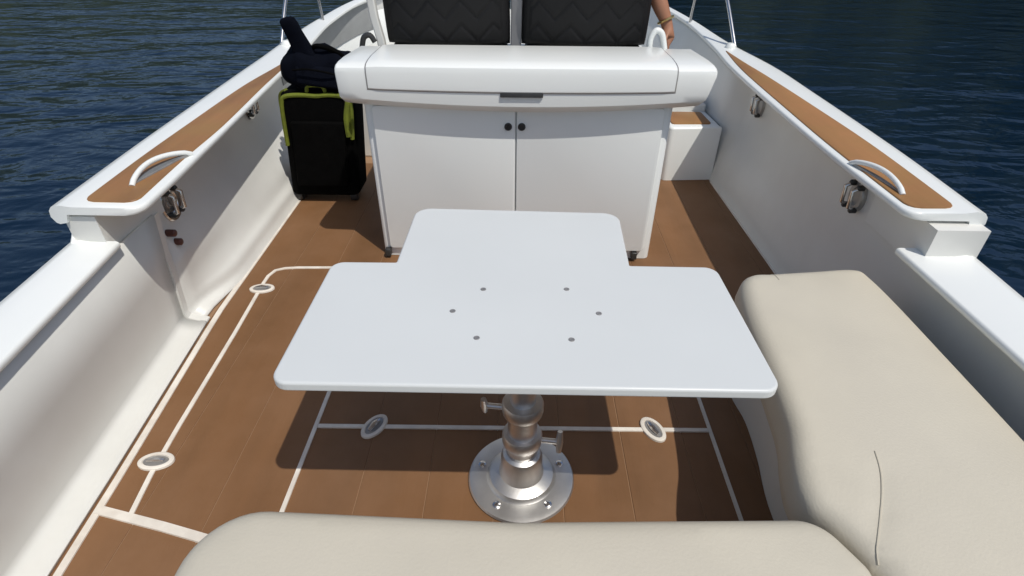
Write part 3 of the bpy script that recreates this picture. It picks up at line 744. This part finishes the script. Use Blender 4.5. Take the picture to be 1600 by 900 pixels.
nodes = [(.29, 3.06, 1.02, (.15, .12)), (.29, 3.04, 1.18, (.13, .10)), (.29, 3.03, 1.33, (.155, .105)), (.29, 3.035, 1.44, (.10, .075)), (.29, 3.045, 1.52, .056), (.29, 3.06, 1.575, .062), (.29, 3.075, 1.64, .084), (.29, 3.07, 1.715, .082), (.29, 3.06, 1.765, .05),
         # right arm (outboard): shoulder, elbow, wrist, palm
         (.475, 3.03, 1.41, .062), (.545, 3.0, 1.30, .048), (.612, 2.955, 1.185, .042), (.650, 2.935, 1.11, .041), (.685, 2.92, 1.045, .030), (.697, 2.915, 1.015, .028), (.703, 2.908, .985, (.034, .020)), (.704, 2.90, .955, (.032, .016)),
         # left arm on the thigh
         (.11, 3.03, 1.41, .062), (.05, 3.06, 1.27, .047), (.03, 3.12, 1.15, .042), (.09, 3.26, 1.10, .035), (.14, 3.34, 1.09, .027), (.16, 3.40, 1.085, (.034, .02)),
         # legs
         (.38, 3.10, 1.0, .085), (.40, 3.30, 1.02, .078), (.41, 3.50, 1.00, .060), (.41, 3.53, .78, .054), (.41, 3.55, .50, .040), (.41, 3.58, .45, .042), (.41, 3.68, .435, .035),
         (.20, 3.10, 1.0, .085), (.18, 3.30, 1.02, .078), (.17, 3.50, 1.00, .060), (.17, 3.53, .78, .054), (.17, 3.55, .50, .040), (.17, 3.58, .45, .042), (.17, 3.68, .435, .035)]
edges = [(0, 1), (1, 2), (2, 3), (3, 4), (4, 5), (5, 6), (6, 7), (7, 8), (2, 9), (9, 10), (10, 11), (11, 12), (12, 13), (13, 14), (14, 15), (15, 16), (2, 17), (17, 18), (18, 19), (19, 20), (20, 21), (21, 22),
         (0, 23), (23, 24), (24, 25), (25, 26), (26, 27), (27, 28), (28, 29), (0, 30), (30, 31), (31, 32), (32, 33), (33, 34), (34, 35), (35, 36)]
# fingers of the hanging hand: rooted in the palm
def finger(base, d1, d2, L, r):
    k = len(nodes); b = Vector(base); a = b + Vector(d1).normalized() * L * .5; c = a + Vector(d2).normalized() * L * .5
    nodes.append((*b, r)); nodes.append((*a, r * .95)); nodes.append((*c, r * .8)); edges.extend([(k, k + 1), (k + 1, k + 2)]); return k
for i, L in enumerate((.062, .072, .068, .055)):
    k = finger((.704 + .001 * i, 2.885 + .0175 * i, .943), (.0, -.05 + .02 * i, -1), (-.5, 0, -1), L, .0082); edges.append((16, k))
k = finger((.688, 2.878, .985), (-.3, -.6, -.8), (-.2, -.2, -1), .055, .0095); edges.append((15, k))
body = skin_body('body', nodes, edges, 'skin', per)
# clothes: slightly larger shells following the body
shirt_n = [(.29, 3.06, 1.0, (.168, .135)), (.29, 3.04, 1.18, (.147, .115)), (.29, 3.03, 1.33, (.170, .12)), (.29, 3.035, 1.445, (.10, .085)), (.478, 3.03, 1.408, .076), (.53, 3.005, 1.325, .066), (.10, 3.03, 1.408, .076), (.06, 3.05, 1.32, .064)]
skin_body('shirt', shirt_n, [(0, 1), (1, 2), (2, 3), (2, 4), (4, 5), (2, 6), (6, 7)], 'shirt', per)
sh_n = [(.29, 3.08, 1.02, (.172, .13)), (.385, 3.12, 1.01, .102), (.402, 3.38, 1.02, .088), (.195, 3.12, 1.01, .102), (.178, 3.38, 1.02, .088)]
skin_body('shorts', sh_n, [(0, 1), (1, 2), (0, 3), (3, 4)], 'shorts', per)
mb = MB(); rs = []
for j in range(9):
    a = math.pi / 2 * j / 8
    rs.append([Vector((.29 + .096 * math.cos(a) * math.cos(q), 3.055 + .108 * math.cos(a) * math.sin(q), 1.675 + .115 * math.sin(a) - (.07 if math.sin(q) < -.1 else 0) * math.cos(a))) for q in [2 * math.pi * k / 24 for k in range(24)]])
mb.rings(rs); mb.build('hair', 'hair', per)
for sx in (-1, 1):
    mb = MB(); mb.lathe([(.003, .006), (.010, .004), (.012, 0), (.010, -.004)], (.29 + sx * .032, 3.148, 1.668), 'y', 12); mb.build('eye', 'dark', per)
    mb = MB(); mb.tube([(.29 + sx * .083, 3.06, 1.69), (.29 + sx * .094, 3.055, 1.665), (.29 + sx * .083, 3.065, 1.635)], .011, 8); mb.build('ear', 'skin', per)
mb = MB(); mb.tube([(.29, 3.148, 1.668), (.29, 3.172, 1.635), (.29, 3.15, 1.628)], [.008, .013, .009], 8); mb.build('nose', 'skin', per)
mb = MB(); mb.tube([(.268, 3.142, 1.603), (.29, 3.150, 1.601), (.312, 3.142, 1.603)], [.004, .006, .004], 8); mb.build('mouth', 'brown_knob', per)
mb = MB(); rs = []
w0 = Vector((.683, 2.921, 1.049)); dd = (Vector((.697, 2.915, 1.015)) - Vector((.650, 2.935, 1.11))).normalized(); a_ = dd.cross(Vector((0, 1, 0))).normalized(); b_ = dd.cross(a_)
mb.tube([w0 + (a_ * math.cos(q) + b_ * math.sin(q)) * .036 for q in [2 * math.pi * k / 24 for k in range(25)]], .006, 8); mb.build('bracelet', 'gold', per)
